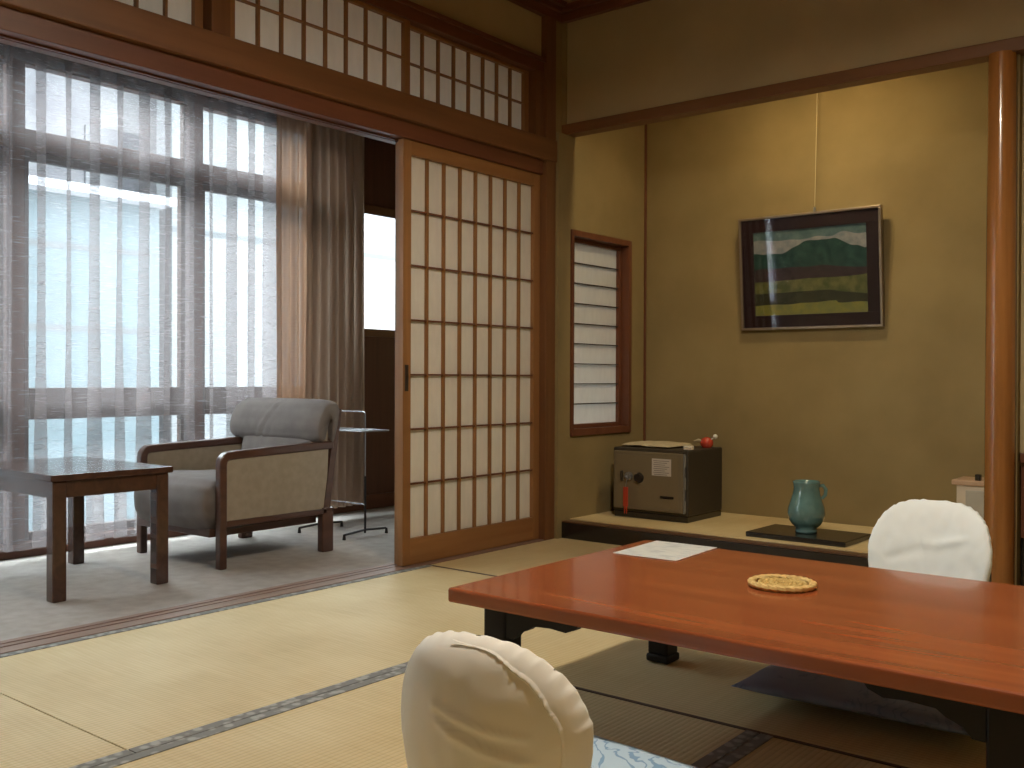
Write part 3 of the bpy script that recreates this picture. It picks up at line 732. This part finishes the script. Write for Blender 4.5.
# ------------------------------------------------------------ framed painting
def build_picture():
    t = thing('framed_painting', 'landscape painting in a dark frame hanging on the alcove wall', 'painting', (1.0, YB-.002, 1.035))
    W_, H_ = .715, .565
    M = Matrix.Rotation(R(4.8), 4, 'X')
    # local: x across centred, z up, +y to the wall; leans forward at the top
    k = -1
    def Mx(): return M
    dk = plain('dark_mount', (.014, .005, .007), .6, spec=.2)
    f = MB(); wf = .012; h = H_
    for a in ((-W_/2, W_/2, -.030, 0, 0, wf), (-W_/2, W_/2, -.030, 0, h-wf, h), (-W_/2, -W_/2+wf, -.030, 0, wf, h-wf), (W_/2-wf, W_/2, -.030, 0, wf, h-wf)):
        f.box(*a, .002, M=M)
    f.build('outer_frame', plain('bronze_frame', (.27, .215, .16), .3, metal=.7), t)
    mo = MB(); x0, x1, z0, z1 = -.285, .285, .072, .49
    for a in ((-W_/2+wf, W_/2-wf, -.020, -.006, wf, z0), (-W_/2+wf, W_/2-wf, -.020, -.006, z1, h-wf), (-W_/2+wf, x0, -.020, -.006, z0, z1), (x1, W_/2-wf, -.020, -.006, z0, z1)):
        mo.box(*a, .001, M=M)
    mo.build('mount', dk, t)
    MB().box(-W_/2+wf, W_/2-wf, -.005, -.001, wf, h-wf, M=M).build('backing', dk, t)
    cols = [((.30, .33, .10), (.42, .40, .08)), ((.05, .055, .03), (.08, .08, .04)), ((.12, .15, .04), (.26, .26, .09)), ((.055, .032, .04), (.09, .055, .06)),
            ((.015, .07, .06), (.04, .13, .11)), ((.34, .38, .42), (.55, .55, .55)), ((.12, .22, .24), (.20, .32, .33))]
    mats = [mottled('paint_%s' % nme, tuple(.42*c for c in a), tuple(.42*c for c in b_), 26, .5) for nme, (a, b_) in zip(('meadow', 'hedge', 'field', 'heath', 'mountain', 'cloud', 'sky'), cols)]
    def ln(i, u):
        q = lambda s, a: a*noise.noise(Vector((u*s, i*3.1, 0)))
        peak = max(0, 1-abs(u-.62)/.36)**.8*.13+max(0, 1-abs(u-.75)/.10)*.02+max(0, 1-abs(u-.45)/.16)*.03
        return [0, .12+.03*u*(1 if u < .75 else -.2)+q(5, .02), .27-.10*max(0, u-.68)*2+q(4, .015), .40+.03*u+q(5, .015), .52+.05*sin(u*3+.5)+q(6, .02), .735+peak+q(12, .025), .90+q(7, .05), 1.0][i]
    g = MB(); nU = 60
    for i in range(7):
        for a in range(nU):
            u0, u1 = a/nU, (a+1)/nU
            P_ = [(u0, ln(i, u0)), (u1, ln(i, u1)), (u1, max(ln(i, u1)+.001, ln(i+1, u1))), (u0, max(ln(i, u0)+.001, ln(i+1, u0)))]
            fc = g.bm.faces.new([g.bm.verts.new(M @ Vector((x0+(x1-x0)*u, -.012, z0+(z1-z0)*w_))) for u, w_ in P_]); fc.material_index = i
    g.build('canvas', mats, t)
    gm, nt, out = new_mat('picture_glass'); gg = N(nt, 'ShaderNodeBsdfGlossy'); gg.inputs['Roughness'].default_value = .02; tp = N(nt, 'ShaderNodeBsdfTransparent')
    mx = N(nt, 'ShaderNodeMixShader'); nt.links.new(facing(nt, .012, .4), mx.inputs[0]); nt.links.new(tp.outputs[0], mx.inputs[1]); nt.links.new(gg.outputs[0], mx.inputs[2]); nt.links.new(mx.outputs[0], out.inputs[0])
    MB().box(-W_/2+wf, W_/2-wf, -.0245, -.0225, wf, h-wf, M=M).build('glass', gm, t)
    w_ = MB(); top = M @ Vector((.035, -.008, h))
    w_.tube([top, (.04, -.035, 1.36)], .0016, 8)
    w_.build('hanging_wire', plain('pale_cord', (.45, .38, .22), .5), t)
    MB().tube([(top.x, top.y, top.z-.004), (top.x, top.y, top.z+.022)], .006, 10).build('hook', lm_, t)
    return t
build_picture()

# ------------------------------------------------------------ lamps
LX, LY = 2.09, 1.76
t = thing('pendant_lamp', 'square pendant lamp with pull cord hanging over the low table', 'lamp', (LX, LY, 2.23))
S_ = .26
m = MB()
for a in ((-S_, S_, -S_, -S_+.012), (-S_, S_, S_-.012, S_), (-S_, -S_+.012, -S_+.012, S_-.012), (S_-.012, S_, -S_+.012, S_-.012)):
    m.box(*a, 0, .02, .002); m.box(*a, .15, .17, .002)
m.build('shade_frame', wood_x, t)
lsp = paper('lamp_shade_paper', (.95, .88, .72), .75)
m = MB()
for a in ((-S_+.004, S_-.004, -S_+.004, -S_+.008), (-S_+.004, S_-.004, S_-.008, S_-.004), (-S_+.004, -S_+.008, -S_+.008, S_-.008), (S_-.008, S_-.004, -S_+.008, S_-.008)):
    m.box(*a, .02, .15)
m.build('shade', lsp, t)
MB().box(-S_+.002, S_-.002, -S_+.002, S_-.002, .17, .174).build('shade_top', lsp, t)
MB().tube([(.12*cos(a*pi/16), .12*sin(a*pi/16), .12) for a in range(32)], .014, 10, closed=True).build('ring_tube', emit('lamp_tube', (1, .85, .6), 12), t)
MB().tube([(0, 0, .18), (0, 0, CZ-2.23)], .004, 8).build('cord', plain('cord_brown', (.1, .07, .05), .6), t)
MB().tube([(.18, .04, .0), (.18, .04, -.655)], .0008, 6).build('pull_cord', plain('cord_pale', (.30, .25, .15), .6), t)
MB().lathe([(.001, 0), (.0045, .001), (.006, .006), (.0055, .014), (.003, .022), (.001, .024)], 14, (.18, .04, -.68)).build('pull_knob', emit('luminous_knob', (1, .86, .55), .9), t, smooth=True)
l = bpy.data.lights.new('pendant_light', 'POINT'); l.energy = 130; l.color = (1, .90, .74); l.shadow_soft_size = .07
o = bpy.data.objects.new('pendant_light', l); C.objects.link(o); o.location = (0, 0, .07); o.parent = t
t = thing('alcove_lamp', 'tube lamp hidden behind the lintel lighting the alcove wall', 'lamp', (1.12, 4.046, 2.36))
MB().box(-.15, .15, -.03, .03, .0, .05, .004).build('lamp_housing', plain('white_housing', (.6, .6, .55), .5), t)
MB().tube([(-.13, 0, -.015), (.13, 0, -.015)], .012, 12).build('tube', emit('alcove_tube', (1, .85, .5), 10), t)
l = bpy.data.lights.new('alcove_light', 'AREA'); l.shape = 'RECTANGLE'; l.size = .26; l.size_y = .05; l.energy = 11; l.color = (1, .80, .46)
o = bpy.data.objects.new('alcove_light', l); C.objects.link(o); o.location = (0, 0, -.035); o.parent = t

# ------------------------------------------------------------ daylight
w = bpy.data.worlds.new('overcast'); sc.world = w; w.use_nodes = True; nt = w.node_tree
bg = nt.nodes['Background']; bg.inputs[0].default_value = (.90, .95, 1, 1); bg.inputs[1].default_value = 27.0
for (y0, y1, z0, z1) in ((-.6, 3.6, .06, 2.15), (3.92, 4.58, 1.08, 1.75)):
    l = bpy.data.lights.new('window_portal', 'AREA'); l.shape = 'RECTANGLE'; l.size = z1-z0; l.size_y = y1-y0
    l.cycles.is_portal = True
    o = bpy.data.objects.new('window_portal', l); C.objects.link(o); o.location = (XW-.09, (y0+y1)/2, (z0+z1)/2); o.rotation_euler = (0, R(-90), 0)

# ------------------------------------------------------------ camera
F = 986.6; yaw, pit, rol = .67827, .0069, .0037
f = Vector((-sin(yaw)*cos(pit), cos(yaw)*cos(pit), -sin(pit))); r = Vector((cos(yaw), sin(yaw), 0)); u = r.cross(f)
r2 = r*cos(rol)+u*sin(rol); u2 = -r*sin(rol)+u*cos(rol)
cam = bpy.data.cameras.new('camera'); co = bpy.data.objects.new('camera', cam); C.objects.link(co)
Mc = Matrix(((r2.x, u2.x, -f.x, 2.90), (r2.y, u2.y, -f.y, 0), (r2.z, u2.z, -f.z, .79), (0, 0, 0, 1)))
co.matrix_world = Mc; cam.sensor_width = 36; cam.lens = F/1024*36; cam.clip_start = .02
sc.camera = co
vs = sc.view_settings; vs.view_transform = 'Standard'; vs.look = 'None'; vs.gamma = 1; vs.exposure = 0
try: vs.use_curve_mapping = False
except Exception: pass
try:
    sc.cycles.use_denoising = True; sc.cycles.max_bounces = 10; sc.cycles.transparent_max_bounces = 16; sc.cycles.diffuse_bounces = 6
    sc.cycles.sample_clamp_indirect = 8; sc.cycles.caustics_reflective = False; sc.cycles.caustics_refractive = False
except Exception: pass
